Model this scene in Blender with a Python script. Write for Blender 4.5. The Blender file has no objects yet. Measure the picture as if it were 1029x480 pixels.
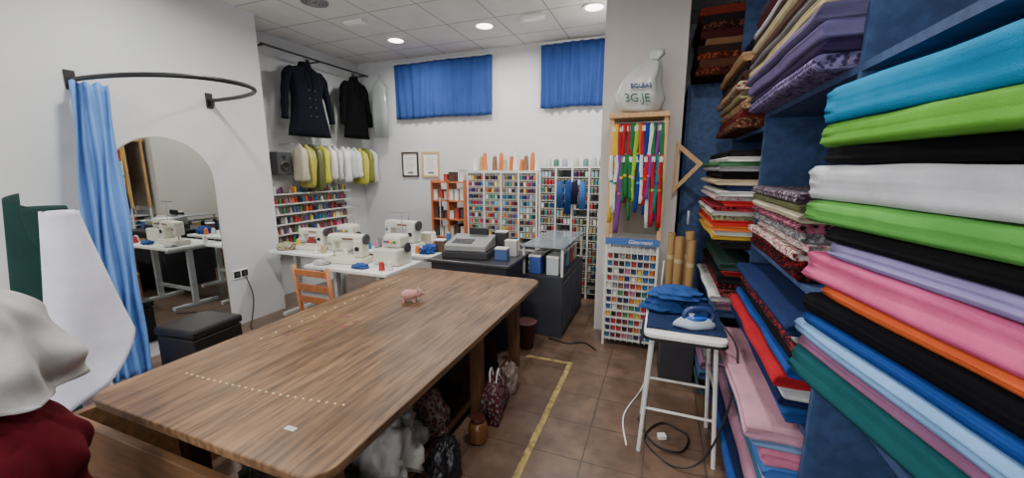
import bpy, math, random
from mathutils import Vector, Matrix, noise, Euler
random.seed(7)
pi=math.pi; sin=math.sin; cos=math.cos
COL=bpy.context.scene.collection

# ---------------------------------------------------------------- camera
def make_camera():
    f=390.0; h=1.65
    psi=math.radians(20.9); th=math.radians(10.2)
    F=Vector((-sin(psi)*cos(th), cos(psi)*cos(th), -sin(th)))
    R=Vector((cos(psi), sin(psi),0)); U=R.cross(F)
    cam=bpy.data.cameras.new('camera'); co=bpy.data.objects.new('camera',cam); COL.objects.link(co)
    cam.sensor_width=36; cam.lens=36*f/1029; cam.clip_start=0.02
    M=Matrix((R,U,-F)).transposed().to_4x4(); M.translation=Vector((0,0,h)); co.matrix_world=M
    bpy.context.scene.camera=co
make_camera()

# ---------------------------------------------------------------- materials
def lin(c):
    return tuple(((v/255)/12.92 if v/255<=.04045 else ((v/255+.055)/1.055)**2.4) for v in c)
MC={}
def mat(rgb,kind='plain',rough=.6,rgb2=None,scale=None,metal=0,emit=0,alpha=1,bump=None):
    key=(rgb,kind,rough,rgb2,scale,metal,emit,alpha,bump)
    if key in MC: return MC[key]
    m=bpy.data.materials.new('%s_%d_%d_%d'%(kind,rgb[0],rgb[1],rgb[2])); m.use_nodes=True
    nt=m.node_tree; N=nt.nodes; L=nt.links; b=N['Principled BSDF']
    b.inputs['Roughness'].default_value=rough; b.inputs['Metallic'].default_value=metal
    c=lin(rgb); c2=lin(rgb2) if rgb2 else tuple(v*.8 for v in c)
    m.diffuse_color=(*c,1)
    tc=N.new('ShaderNodeTexCoord')
    if emit:
        b.inputs['Emission Color'].default_value=(*c,1); b.inputs['Emission Strength'].default_value=emit
        b.inputs['Base Color'].default_value=(*c,1); MC[key]=m; return m
    def ramp(fac,a,bb,p0=.3,p1=.7,link=True):
        r=N.new('ShaderNodeValToRGB'); r.color_ramp.elements[0].color=(*a,1); r.color_ramp.elements[1].color=(*bb,1)
        r.color_ramp.elements[0].position=p0; r.color_ramp.elements[1].position=p1
        L.new(fac,r.inputs[0])
        if link: L.new(r.outputs[0],b.inputs['Base Color'])
        return r
    def bmp(h,s,d=.01):
        bn=N.new('ShaderNodeBump'); bn.inputs['Strength'].default_value=s; bn.inputs['Distance'].default_value=d
        L.new(h,bn.inputs['Height']); L.new(bn.outputs[0],b.inputs['Normal'])
    def nz(sc,det=4,stretch=None):
        n=N.new('ShaderNodeTexNoise'); n.inputs['Scale'].default_value=sc; n.inputs['Detail'].default_value=det
        if stretch:
            mp=N.new('ShaderNodeMapping'); mp.inputs['Scale'].default_value=stretch
            L.new(tc.outputs['Object'],mp.inputs[0]); L.new(mp.outputs[0],n.inputs['Vector'])
        else: L.new(tc.outputs['Object'],n.inputs['Vector'])
        return n
    def mul(a,bb,fac=1):
        x=N.new('ShaderNodeMix'); x.data_type='RGBA'; x.blend_type='MULTIPLY'; x.inputs[0].default_value=fac
        L.new(a,x.inputs[6]); L.new(bb,x.inputs[7]); L.new(x.outputs[2],b.inputs['Base Color']); return x
    if kind=='plain':
        n=nz(scale or 6); ramp(n.outputs['Fac'],tuple(v*.9 for v in c),c)
        if bump: bmp(n.outputs['Fac'],bump)
    elif kind=='wall':
        n=nz(1.3,5); ramp(n.outputs['Fac'],c,c2,.35,.75)
        n2=nz(60); bmp(n2.outputs['Fac'],.15,.004)
    elif kind=='mottle':
        n=nz(scale or 22,8); r=ramp(n.outputs['Fac'],c2,c,.38,.62,False); n2=nz(3,3)
        r2=ramp(n2.outputs['Fac'],(.8,.8,.8),(1,1,1),.35,.65,False); mul(r.outputs[0],r2.outputs[0])
        b.inputs['Specular IOR Level'].default_value=.3
    elif kind=='fabric':
        n=nz(scale or 9,5); ramp(n.outputs['Fac'],tuple(v*.8 for v in c),c)
        n2=nz(260,2); bmp(n2.outputs['Fac'],.4,.003)
        b.inputs['Roughness'].default_value=max(rough,.92); b.inputs['Specular IOR Level'].default_value=.1
    elif kind=='pattern':
        v=N.new('ShaderNodeTexVoronoi'); v.inputs['Scale'].default_value=scale or 26
        L.new(tc.outputs['Object'],v.inputs['Vector'])
        r=ramp(v.outputs['Distance'],c,c2,.34,.5,False); n=nz(30,3)
        r2=ramp(n.outputs['Fac'],(.55,.55,.6),(1,1,1),.4,.6,False); mul(r.outputs[0],r2.outputs[0])
        b.inputs['Roughness'].default_value=.95; b.inputs['Specular IOR Level'].default_value=.12
    elif kind=='wood':
        n=nz(scale or 5,6,(12,.8,9)); r=ramp(n.outputs['Fac'],c2,c,.34,.66,False); bmp(n.outputs['Fac'],.1,.004)
        n4=nz(2.0,8); r4=ramp(n4.outputs['Fac'],(.55,.53,.5),(1.05,1.03,1.0),.32,.62,False)
        x=mul(r.outputs[0],r4.outputs[0])
        n5=nz(14,5,(5,.5,1)); r5=ramp(n5.outputs['Fac'],(.55,.52,.5),(1,1,1),.32,.46,False)
        mul(x.outputs[2],r5.outputs[0])
        n3=nz(3,6); rr=N.new('ShaderNodeMapRange'); rr.inputs[3].default_value=rough-.12; rr.inputs[4].default_value=rough+.3
        L.new(n3.outputs['Fac'],rr.inputs[0]); L.new(rr.outputs[0],b.inputs['Roughness'])
    elif kind=='woodx':
        n=nz(scale or 5,6,(1,9,9)); r=ramp(n.outputs['Fac'],c2,c,.3,.7)
    elif kind=='woodz':
        n=nz(scale or 5,6,(9,9,1)); r=ramp(n.outputs['Fac'],c2,c,.3,.7)
    elif kind=='tile':
        bt=N.new('ShaderNodeTexBrick'); bt.offset=0; bt.squash=1
        bt.inputs['Scale'].default_value=1; bt.inputs['Brick Width'].default_value=scale; bt.inputs['Row Height'].default_value=scale
        bt.inputs['Mortar Size'].default_value=.005 if rough<.5 else .009
        L.new(tc.outputs['Object'],bt.inputs['Vector'])
        n=nz(4,8); r=ramp(n.outputs['Fac'],c2,c,.3,.72,False)
        L.new(r.outputs[0],bt.inputs['Color1'])
        L.new(r.outputs[0],bt.inputs['Color2']); bt.inputs['Mortar'].default_value=(*tuple(v*(.4 if rough<.5 else .5) for v in c),1)
        n2=nz(14,8); r2=ramp(n2.outputs['Fac'],(.7,.7,.7),(1,1,1),.3,.6,False)
        mul(bt.outputs['Color'],r2.outputs[0],.8 if rough<.5 else .12)
        bmp(bt.outputs['Fac'],-.3,.003)
    elif kind=='mirror':
        b.inputs['Base Color'].default_value=(*c,1)
    if alpha<1: b.inputs['Alpha'].default_value=alpha
    MC[key]=m; return m

# ---------------------------------------------------------------- geometry
def gj(*gs):
    V=[];Fa=[]
    for g in gs:
        o=len(V); V+=list(g[0]); Fa+=[tuple(i+o for i in f) for f in g[1]]
    return V,Fa
def gt(g,loc=(0,0,0),rot=(0,0,0),s=(1,1,1)):
    E=Euler(rot).to_matrix(); l=Vector(loc)
    return [tuple(E@Vector((v[0]*s[0],v[1]*s[1],v[2]*s[2]))+l) for v in g[0]],g[1]
def gbox(x0,x1,y0,y1,z0,z1):
    v=[(x,y,z) for x in (x0,x1) for y in (y0,y1) for z in (z0,z1)]
    return v,[(0,1,3,2),(4,6,7,5),(0,4,5,1),(2,3,7,6),(0,2,6,4),(1,5,7,3)]
def cbox(cx,cy,z0,sx,sy,sz): return gbox(cx-sx/2,cx+sx/2,cy-sy/2,cy+sy/2,z0,z0+sz)
def sgn(a): return -1 if a<0 else 1
def loft(rings,n=20,p=2,wob=0,seed=0,fold=0,nf=7):
    V=[];Fa=[]
    for k,(cx,cy,cz,rx,ry) in enumerate(rings):
        for i in range(n):
            a=2*pi*i/n; ca,sa=cos(a),sin(a)
            x=sgn(ca)*abs(ca)**(2/p)*rx; y=sgn(sa)*abs(sa)**(2/p)*ry
            m=1
            if wob: m+=wob*noise.noise(Vector((ca*1.3+seed,sa*1.3,cz*6+seed)))
            if fold: m+=fold*sin(a*nf+seed+noise.noise(Vector((seed,cz*3,0)))*3)
            V.append((cx+x*m,cy+y*m,cz))
    for k in range(len(rings)-1):
        for i in range(n):
            j=(i+1)%n; Fa.append((k*n+i,k*n+j,(k+1)*n+j,(k+1)*n+i))
    Fa.append(tuple(reversed(range(n)))); o=(len(rings)-1)*n; Fa.append(tuple(o+i for i in range(n)))
    return V,Fa
def lathe(prof,n=16): return loft([(0,0,z,max(r,.0004),max(r,.0004)) for r,z in prof],n)
def cyl(r,h,n=14,z0=0,r2=None): return lathe([(r,z0),(r if r2 is None else r2,z0+h)],n)
def tube(pts,r,n=8,sq=1):
    pts=[Vector(p) for p in pts]; V=[];Fa=[]
    rs=r if isinstance(r,(list,tuple)) else [r]*len(pts)
    up=None
    for k,p in enumerate(pts):
        t=(pts[min(k+1,len(pts)-1)]-pts[max(k-1,0)]).normalized()
        if up is None:
            up=Vector((0,0,1)) if abs(t.z)<.9 else Vector((1,0,0))
        a=t.cross(up).normalized(); up=a.cross(t).normalized()
        for i in range(n):
            an=2*pi*i/n; V.append(tuple(p+(a*cos(an)+up*sin(an)*sq)*rs[k]))
    for k in range(len(pts)-1):
        for i in range(n):
            j=(i+1)%n; Fa.append((k*n+i,k*n+j,(k+1)*n+j,(k+1)*n+i))
    Fa.append(tuple(reversed(range(n)))); o=(len(pts)-1)*n; Fa.append(tuple(o+i for i in range(n)))
    return V,Fa
def smoothpts(pts,n=6):
    P=[Vector(p) for p in pts]; out=[]
    for i in range(len(P)-1):
        p0=P[max(i-1,0)];p1=P[i];p2=P[i+1];p3=P[min(i+2,len(P)-1)]
        for k in range(n):
            t=k/n
            out.append(.5*((2*p1)+(p2-p0)*t+(2*p0-5*p1+4*p2-p3)*t*t+(3*p1-p0-3*p2+p3)*t**3))
    out.append(P[-1]); return out
def sheet(fn,nu,nv):
    V=[tuple(fn(i/nu,j/nv)) for j in range(nv+1) for i in range(nu+1)]
    Fa=[(j*(nu+1)+i,j*(nu+1)+i+1,(j+1)*(nu+1)+i+1,(j+1)*(nu+1)+i) for j in range(nv) for i in range(nu)]
    return V,Fa
def prism(poly,d,axis='z'):
    n=len(poly); V=[]
    for k in (0,d):
        for a,b in poly:
            V.append((a,b,k) if axis=='z' else ((a,k,b) if axis=='y' else (k,a,b)))
    Fa=[tuple(range(n)),tuple(reversed(range(n,2*n)))]
    for i in range(n):
        j=(i+1)%n; Fa.append((i,i+n,j+n,j))
    return V,Fa
def ringprism(outer,inner,d,axis='y'):
    n=len(outer); V=[]
    for k in (0,d):
        for P in (outer,inner):
            for a,b in P: V.append((a,b,k) if axis=='z' else ((a,k,b) if axis=='y' else (k,a,b)))
    Fa=[]
    for i in range(n):
        j=(i+1)%n
        Fa+=[(i,j,n+j,n+i),(2*n+i,3*n+i,3*n+j,2*n+j),(i,2*n+i,2*n+j,j),(n+i,n+j,3*n+j,3*n+i)]
    return V,Fa
def bolt(L,W,T,seed=0,sag=0):
    """flat fabric bolt lying along +Y, x 0..W, z 0..T ; fabric layers show on the long edge and ends"""
    V=[];Fa=[]; nl=22
    ns=max(3,min(6,int(T/.014)))
    m=11
    def side(s):
        q=[]
        for k in range(m+1):
            v=k/m; z=-T/2+T*v
            e=1-abs(2*v-1)**6
            q.append((s*(W/2-.014*(1-e)-.0045*(1-cos(v*ns*2*pi))/2-.012*noise.noise(Vector((seed*1.7,v*2.5,s)))),z*(.97)))
        return q
    L_=side(-1); R_=side(1)
    top=[(-W/2+.025+(W-.05)*k/5,T/2) for k in range(6)]; bot=[(W/2-.025-(W-.05)*k/5,-T/2) for k in range(6)]
    P=L_+top+R_[::-1]+bot; n=len(P)
    rings=[(0,.6,.008)]+[(k/nl*L,1.0,0) for k in range(nl+1)]+[(L,.6,-.008)]
    for (y,s,dy) in rings:
        for (x,z) in P:
            e=noise.noise(Vector((seed*3.1,y*3.2,z*9+(0 if x<0 else 7))))
            xx=x*(1 if s==1 else .95)+e*.012
            tz=z*s
            if z>0: tz-=T*.10*abs(noise.noise(Vector((seed+.5,y*4.5,x*7))))
            yy=y+dy
            if y in (0,L): yy+=.016*noise.noise(Vector((x*8,seed,z*40)))
            V.append((xx+W/2,yy,tz+T/2))
    mm=len(rings)
    for k in range(mm-1):
        for i in range(n):
            j=(i+1)%n; Fa.append((k*n+i,(k+1)*n+i,(k+1)*n+j,k*n+j))
    Fa.append(tuple(range(n))); o=(mm-1)*n; Fa.append(tuple(reversed([o+i for i in range(n)])))
    return V,Fa
def lump(rx,ry,rz,seed=0,amp=.25,n=60,m=34,freq=2.2,flat=.6,crease=.35):
    V=[];Fa=[]
    for k in range(m+1):
        ph=-pi/2+pi*k/m
        for i in range(n):
            a=2*pi*i/n; d=Vector((cos(ph)*cos(a),cos(ph)*sin(a),sin(ph)))
            q=d*freq+Vector((seed,seed*2,0))
            q2=q+Vector((noise.noise(q*1.3),noise.noise(q*1.3+Vector((5,0,0))),noise.noise(q*1.3+Vector((0,9,0)))))*1.2
            rid=1-2*abs(noise.noise(q2*1.1)); rid2=1-2*abs(noise.noise(q2*2.6))
            w=1-amp*.3+amp*(.6*noise.noise(q)+crease*rid*.9+crease*.5*rid2)
            z=d.z*rz*w
            if z<-rz*flat: z=-rz*flat
            V.append((d.x*rx*w,d.y*ry*w,z+rz*flat))
    for k in range(m):
        for i in range(n):
            j=(i+1)%n; Fa.append((k*n+i,k*n+j,(k+1)*n+j,(k+1)*n+i))
    return V,Fa
def drape(rx,ry,H,seed=0,nf=7,top=.3,fold=.10):
    """soft cloth heap: overlapping rounded folds running downwards"""
    V=[];Fa=[]; n=110; m=40
    for k in range(m+1):
        t=k/m
        z=H*t
        pr=(1-.12*t)*math.sqrt(max(0,1-max(0,(t-top)/(1-top))**2.2)) if t>top else (1-.12*t)
        pr=max(pr,.0)
        # soft shelf-like overlaps where one layer of cloth rests on the next
        pr*=1+.07*sin(t*13+seed)
        for i in range(n):
            a=2*pi*i/n
            tw=a+.7*noise.noise(Vector((seed,t*2.2,cos(a))))+.5*t
            fo=fold*(1-.5*t)*(sin(tw*nf+seed)+.5*sin(tw*(nf*1.7//1)+seed*2+t*5))
            fo+=.14*noise.noise(Vector((cos(a)*1.4+seed,sin(a)*1.4,t*2.5)))
            r=max(pr*(1+fo),.002)
            zz=z+ (H*.05*noise.noise(Vector((cos(a)*2,sin(a)*2+seed,t*3))) if 0<t else 0)
            V.append((rx*r*cos(a),ry*r*sin(a),zz))
    for k in range(m):
        for i in range(n):
            j=(i+1)%n; Fa.append((k*n+i,k*n+j,(k+1)*n+j,(k+1)*n+i))
    Fa.append(tuple(reversed(range(n)))); Fa.append(tuple(m*n+i for i in range(n)))
    return V,Fa
def textgeo(s,size,ext=.001,shear=0):
    c=bpy.data.curves.new('tmp','FONT'); c.body=s; c.size=size; c.extrude=ext; c.align_x='CENTER'; c.align_y='CENTER'; c.shear=shear
    o=bpy.data.objects.new('tmp',c); COL.objects.link(o)
    dg=bpy.context.evaluated_depsgraph_get(); me=bpy.data.meshes.new_from_object(o.evaluated_get(dg))
    V=[tuple(v.co) for v in me.vertices]; Fa=[tuple(p.vertices) for p in me.polygons]
    bpy.data.objects.remove(o); bpy.data.curves.remove(c); bpy.data.meshes.remove(me)
    return V,Fa

# ---------------------------------------------------------------- objects
def mk(name,g,m,parent=None,loc=(0,0,0),rot=(0,0,0),smooth=False,bevel=0,solid=0,**props):
    me=bpy.data.meshes.new(name)
    if isinstance(g,list):
        V=[];Fa=[];mi=[]
        for k,(gg,mm) in enumerate(g):
            o=len(V); V+=list(gg[0]); Fa+=[tuple(i+o for i in f) for f in gg[1]]; mi+=[k]*len(gg[1]); me.materials.append(mm)
        me.from_pydata(V,[],Fa)
        for p,i in zip(me.polygons,mi): p.material_index=i
    else:
        me.from_pydata(g[0],[],g[1]); me.materials.append(m)
    if smooth: 
        for p in me.polygons: p.use_smooth=True
    me.update()
    o=bpy.data.objects.new(name,me); COL.objects.link(o)
    o.location=loc; o.rotation_euler=rot
    if parent: o.parent=parent
    if solid:
        d=o.modifiers.new('solid','SOLIDIFY'); d.thickness=solid; d.offset=0
    if bevel:
        d=o.modifiers.new('bevel','BEVEL'); d.width=bevel; d.segments=2; d.limit_method='ANGLE'
    for k,v in props.items(): o[k]=v
    return o
def thing(name,label,cat,loc=(0,0,0),rot=0,group=None,scale=None):
    e=bpy.data.objects.new(name,None); e.empty_display_size=.05; COL.objects.link(e)
    e.location=loc; e.rotation_euler=(0,0,rot) if not isinstance(rot,tuple) else rot
    if scale: e.scale=scale
    e['label']=label; e['category']=cat
    if group: e['group']=group
    return e
def cp(o,parent=None,loc=None,rot=None):
    c=o.copy(); COL.objects.link(c)
    if parent: c.parent=parent
    if loc is not None: c.location=loc
    if rot is not None: c.rotation_euler=rot
    return c
def S(o): o['kind']='structure'; return o

WHITE=mat((228,228,225),rough=.4); METW=mat((214,214,210),rough=.4); BLACK=mat((16,16,18),rough=.45)
CHROME=mat((190,192,195),metal=1,rough=.25); WOODL=mat((204,164,112),'woodz',rough=.5,rgb2=(172,130,84))
PAPER=mat((238,236,228),rough=.8)
# ================================================================= SETTING
CEIL=3.27
wallm=mat((204,206,207),'wall',rough=.75,rgb2=(192,195,197))
S(mk('floor',gbox(-5,1.45,-2.5,5.4,-.1,0),mat((120,97,82),'tile',rough=.3,rgb2=(86,67,56),scale=.33)))
S(mk('wall_left',gj(gbox(-4.35,-4.15,-2.5,3.2,0,CEIL)),wallm))
S(mk('wall_alcove',gbox(-4.8,-4.6,3.2,5.4,0,CEIL),mat((198,201,202),'wall',rough=.75,rgb2=(184,188,190))))
S(mk('wall_corner',gbox(-4.8,-4.35,3.0,3.2,0,CEIL),wallm))
S(mk('wall_back',gbox(-4.6,1.45,5.2,5.4,0,CEIL),wallm))
S(mk('wall_column',gbox(-.57,.14,3.9,5.2,0,CEIL),mat((200,194,188),'wall',rough=.75,rgb2=(188,182,176))))
S(mk('wall_right',gbox(1.25,1.45,-2.5,5.2,0,CEIL),wallm))
S(mk('ceiling',gbox(-5,1.45,-2.5,5.4,CEIL,CEIL+.1),mat((212,212,210),'tile',rough=.8,rgb2=(202,202,200),scale=.6)))
S(mk('wall_rear',gj(gbox(-4.35,-3.9,-2.5,-2.35,0,CEIL),gbox(.9,1.25,-2.5,-2.35,0,CEIL),gbox(-3.9,.9,-2.5,-2.35,2.75,CEIL),gbox(-3.9,.9,-2.5,-2.35,0,.3)),wallm))
S(mk('trim_1',gj(gbox(-.66,-.62,.6,3.1,0,.0025),gbox(-1.03,-.66,3.06,3.1,0,.0025)),mat((178,158,94),'mottle',rough=.6,rgb2=(134,116,76))))

LAMP=mat((255,250,240),emit=9)
def downlight(x,y,power=38):
    t=thing('ceiling_downlight','round white recessed ceiling downlight, switched on','ceiling lamp',(x,y,CEIL),0,'recessed ceiling downlights')
    n=28
    o=[(cos(2*pi*i/n)*.12,sin(2*pi*i/n)*.12) for i in range(n)]; i_=[(a*.78,b*.78) for a,b in o]
    mk('trim_ring',ringprism(o,i_,-.012,'z'),WHITE,t)
    mk('lamp_disc',cyl(.092,.004,28,-.006),LAMP,t)
    l=bpy.data.lights.new('downlight','AREA'); l.shape='DISK'; l.size=.18; l.energy=power; l.color=(1,.96,.90); l.spread=math.radians(170)
    lo=bpy.data.objects.new('downlight_beam',l); lo.location=(0,0,-.02); lo.parent=t; COL.objects.link(lo)
for x,y in [(-3.28,4.44),(-2.01,4.38),(-.75,4.30)]: downlight(x,y,28)
for x,y in [(-3.2,1.9),(-1.6,1.9),(.1,1.9),(-3.2,-.6),(-1.6,-.6),(.1,-.6)]: downlight(x,y,31)  # out-of-view downlights, added overhead and behind the camera to brighten the room
v=thing('ceiling_vent','round grey slotted ceiling air vent','vent',(-3.3,3.2,CEIL))
for r in (.13,.1,.07,.04): mk('vent_ring',lathe([(r,0),(r,-.012),(r-.016,-.012),(r-.016,0)],28),mat((150,150,150),rough=.5),v)
for x,y in [(-1.4,4.3),(-3.3,3.75)]:
    v=thing('emergency_light','small white rectangular emergency light on the ceiling','emergency light',(x,y,CEIL),0,'emergency lights on the ceiling')
    mk('housing',cbox(0,0,-.035,.26,.12,.035),WHITE,v,bevel=.01); mk('lens',cbox(0,0,-.043,.2,.08,.01),mat((245,245,240),rough=.2),v,bevel=.003)

w=bpy.data.worlds.new('world'); bpy.context.scene.world=w; w.use_nodes=True
w.node_tree.nodes['Background'].inputs[0].default_value=(.95,.97,1,1); w.node_tree.nodes['Background'].inputs[1].default_value=3.0

# ================================================================= CUTTING TABLE
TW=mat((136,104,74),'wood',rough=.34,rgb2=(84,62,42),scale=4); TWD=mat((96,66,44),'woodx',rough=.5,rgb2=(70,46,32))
t=thing('cutting_table','long brown wooden cutting table with rounded corners and a dark underside','table',(-1.455,1.84,0))
def rrect(w,d,r,n=8):
    P=[]
    for cx,cy,a0 in ((w/2-r,d/2-r,0),(-w/2+r,d/2-r,pi/2),(-w/2+r,-d/2+r,pi),(w/2-r,-d/2+r,1.5*pi)):
        for k in range(n+1):
            a=a0+pi/2*k/n; P.append((cx+r*cos(a),cy+r*sin(a)))
    return P
mk('tabletop',gt(prism(rrect(1.23,2.24,.09),.035),(-.03,-.01,.725)),TW,t,bevel=.005)
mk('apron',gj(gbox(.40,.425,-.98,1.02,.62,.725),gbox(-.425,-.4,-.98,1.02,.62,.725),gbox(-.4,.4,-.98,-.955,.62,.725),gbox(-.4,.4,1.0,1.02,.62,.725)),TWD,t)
for x,y in [(.39,1.0),(.39,.3),(.39,-.92),(-.39,1.0),(-.39,.3),(-.39,-.92)]:
    mk('leg',cbox(x,y,0,.075,.075,.725),mat((112,76,48),'woodz',rough=.5,rgb2=(80,54,34)),t,bevel=.004)
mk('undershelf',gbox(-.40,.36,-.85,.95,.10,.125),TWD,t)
mk('end_panel',gj(gbox(-.90,.20,-1.12,-1.085,.0,.60),gbox(-.90,-.86,-1.085,-.5,0,.60)),mat((122,88,58),'woodx',rough=.5,rgb2=(90,62,42)),t,bevel=.004)
stud=None
pts=[(-.46+.036*k,-.87+.0006*k*k*.2) for k in range(24)]+[(-.49,-.5+.085*k) for k in range(17)]
for x,y in pts:
    if stud is None: stud=mk('brass_stud',lathe([(.0055,0),(.005,.0015),(.002,.003)],8),mat((206,188,144),rough=.45),t,(x,y,.76)); 
    else: cp(stud,t,(x,y,.76))
random.seed(3); cm=None
for _ in range(12):
    l=(-.42+random.random()*.26,-.42+random.random()*.4,.7602)
    if cm is None: cm=mk('chalk_mark',gt(cyl(.010,.0008,8),s=(1,2.2,1)),mat((112,62,62),rough=.8),t,l)
    else: cp(cm,t,l,(0,0,random.random()*3))
mk('paper_label',cbox(.30,-.98,.7602,.045,.02,.001),mat((180,180,170)),t)

PK=mat((186,140,132),'fabric',rough=.8)
p=thing('pincushion','small pink pig-shaped pincushion standing on the cutting table','pincushion',(-1.56,2.12,.761),.5)
mk('body',gt(lump(.055,.04,.036,2,.08,flat=.8),(0,0,.02)),PK,p,smooth=True)
mk('head',gt(lump(.03,.03,.028,4,.05,flat=.9),(.06,0,.032)),PK,p,smooth=True)
mk('snout',gt(cyl(.012,.014,12),(.087,0,.053),(0,pi/2,0)),mat((170,112,108)),p)
for y in(-.02,.02):
    mk('ear',gt(cyl(.012,.022,6,0,.001),(.06,y,.078)),PK,p)
    for x in(-.035,.035): mk('foot',gt(cyl(.012,.03,10),(x,y,0)),PK,p)

def bagobj(name,label,cat,loc,r,m,seed,amp=.3,rot=0,freq=2.2):
    return mk(name,lump(*r,seed=seed,amp=amp,freq=freq),m,None,loc,(0,0,rot),smooth=True,label=label,category=cat)
def heap(name,label,cat,loc,r,m,seed,nf=7,fold=.1,rot=0,top=.3):
    return mk(name,drape(*r,seed=seed,nf=nf,fold=fold,top=top),m,None,loc,(0,0,rot),smooth=True,label=label,category=cat)
PLA=mat((180,180,174),rough=.25,bump=.5,scale=9)
bagobj('plastic_bag','crumpled translucent white plastic bag stuffed with fabric under the table','bag',(-1.22,1.42,.126),(.17,.17,.24),PLA,3,.6)
bagobj('plastic_bag','pale green plastic bag on the shelf beneath the table','bag',(-1.66,1.2,.126),(.15,.18,.22),mat((150,162,140),rough=.3),9,.6)
heap('cloth_bundle','dark grey bundle of cloth beneath the table','cloth',(-1.68,1.72,.126),(.14,.2,.3),mat((50,48,52),'fabric'),12)
heap('cloth_bundle','patterned red and cream cloth bundle beneath the table','cloth',(-1.22,1.78,.126),(.12,.13,.24),mat((110,56,54),'pattern',rgb2=(146,132,120),scale=44),15)
heap('cloth_bundle','dark brown cloth bundle behind a table leg','cloth',(-1.3,2.28,.126),(.13,.13,.3),mat((62,46,40),'fabric'),17)
heap('cloth_bundle','dark maroon cloth bundle beneath the table','cloth',(-1.24,2.58,.126),(.12,.13,.26),mat((70,36,38),'fabric'),18)
heap('cloth_bundle','beige checked cloth bundle beneath the table','cloth',(-1.64,2.4,.126),(.14,.2,.3),mat((130,114,94),'pattern',rgb2=(84,70,62),scale=30),21)
heap('cloth_bundle','dark grey cloth scraps beneath the near table edge','cloth',(-1.25,1.12,.126),(.14,.1,.22),mat((58,56,60),'fabric'),27)
heap('cloth_bundle','navy cloth pile stuffed between the table legs','cloth',(-1.42,2.0,.126),(.1,.14,.34),mat((36,40,56),'fabric'),28)
bagobj('plastic_bag','small black plastic bag on the floor under the table edge','bag',(-1.0,1.60,0),(.08,.11,.14),mat((26,26,30),rough=.3),29,.6)
bagobj('plastic_bag','small pale plastic bag on the floor near the table leg','bag',(-.98,2.50,0),(.07,.09,.14),mat((140,120,112),rough=.35),33,.6)
j=thing('plastic_jar','amber plastic jar with dark lid on the floor','jar',(-.96,1.93,0))
mk('jar_body',lathe([(.055,0),(.06,.02),(.062,.09),(.053,.12),(.04,.135)],20),mat((108,70,40),rough=.2),j,smooth=True)
mk('lid',lathe([(.044,.135),(.044,.155),(.042,.16)],20),mat((74,34,30),rough=.4),j)
b=thing('shopping_bag','red and white patterned shopping bag slumped on the floor','bag',(-.97,2.21,0),.2)
mk('bag_body',loft([(0,0,0,.07,.12),(0,0,.1,.08,.13),(0,0,.2,.06,.11),(0,0,.26,.03,.08)],36,3,.45,4,.07,8),mat((132,124,122),'pattern',rgb2=(92,46,48),scale=42),b,smooth=True)
for s in(-1,1): mk('handle',tube(smoothpts([(s*.02,-.05,.25),(s*.025,-.03,.32),(s*.025,.03,.32),(s*.02,.05,.25)]),.005),WHITE,b)

# ================================================================= LEFT: MIRROR etc.
m_=thing('arched_mirror','tall frameless arched mirror standing against the pale wall','mirror',(-4.148,2.16,.14))
def arch(w,hs,n=20): 
    return [(-w,0),(w,0)]+[(w*cos(pi*k/n),hs+w*sin(pi*k/n)) for k in range(n+1)]
mk('mirror_backing',prism(arch(.41,1.38),.016,'x'),mat((150,140,120),rough=.4),m_)
mk('mirror_glass',gt(prism(arch(.400,1.38),.004,'x'),(.016,0,.006)),mat((214,220,218),'mirror',metal=1,rough=.012),m_)
r_=thing('curtain_rail','black curved changing-room curtain rail mounted on the wall','curtain rail',(-4.15,2.15,2.3))
pts=[]
for k in range(33):
    a=-pi/2+pi*k/32; c,s=cos(a),sin(a)
    pts.append((.03+1.02*abs(c)**(2/2.3),.48*sgn(s)*abs(s)**(2/2.3),0))
mk('rail_tube',tube([(0.005,-.48,0)]+pts+[(0.005,.48,0)],.017,10),BLACK,r_,smooth=True)
for y in(-.48,.48): mk('wall_bracket',gj(cbox(.009,y,-.07,.016,.06,.14),cbox(.04,y,-.05,.06,.02,.06)),BLACK,r_,bevel=.003)
def curt(u,v):
    z=2.275-2.24*v
    wd=.20+.08*v**.7
    s=(u-.5)*wd
    f=.017*(1+.7*v)*(sin(u*2*pi*4.5+.9*sin(v*4)+.5*sin(v*9+u*3))+.35*sin(u*23+v*5))
    cx,cy=-4.0+.20*v,1.71-.17*v
    return (cx+.30*s+.95*f+.012*sin(v*9+u*3), cy+.95*s-.30*f+.008*sin(v*13+u*9), z+.01*sin(u*20))
mk('curtain',sheet(curt,130,44),mat((108,150,212),'fabric',rough=.7,scale=4),smooth=True,solid=.004,label='light blue changing-room curtain bunched at the end of the curved rail',category='curtain')
o_=thing('storage_ottoman','black faux-leather cube storage ottoman in front of the mirror','ottoman',(-3.52,1.93,0),.1)
BL=mat((24,23,25),rough=.42,bump=.1,scale=60)
mk('ottoman_box',cbox(0,0,0,.40,.40,.34),BL,o_,bevel=.012); mk('lid',cbox(0,0,.345,.42,.42,.07),BL,o_,bevel=.02)
s_=thing('wall_socket','double black wall socket with white frame','socket',(-4.15,2.72,.55))
mk('socket_frame',gbox(0,.01,-.085,.085,-.05,.05),WHITE,s_,bevel=.004)
for y in(-.04,.04):
    mk('socket_face',gbox(.01,.014,y-.034,y+.034,-.034,.034),BLACK,s_,bevel=.002)
    mk('socket_hole',gt(cyl(.02,.003,16),(.0145,y,0),(0,pi/2,0)),mat((60,60,62)),s_)
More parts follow.
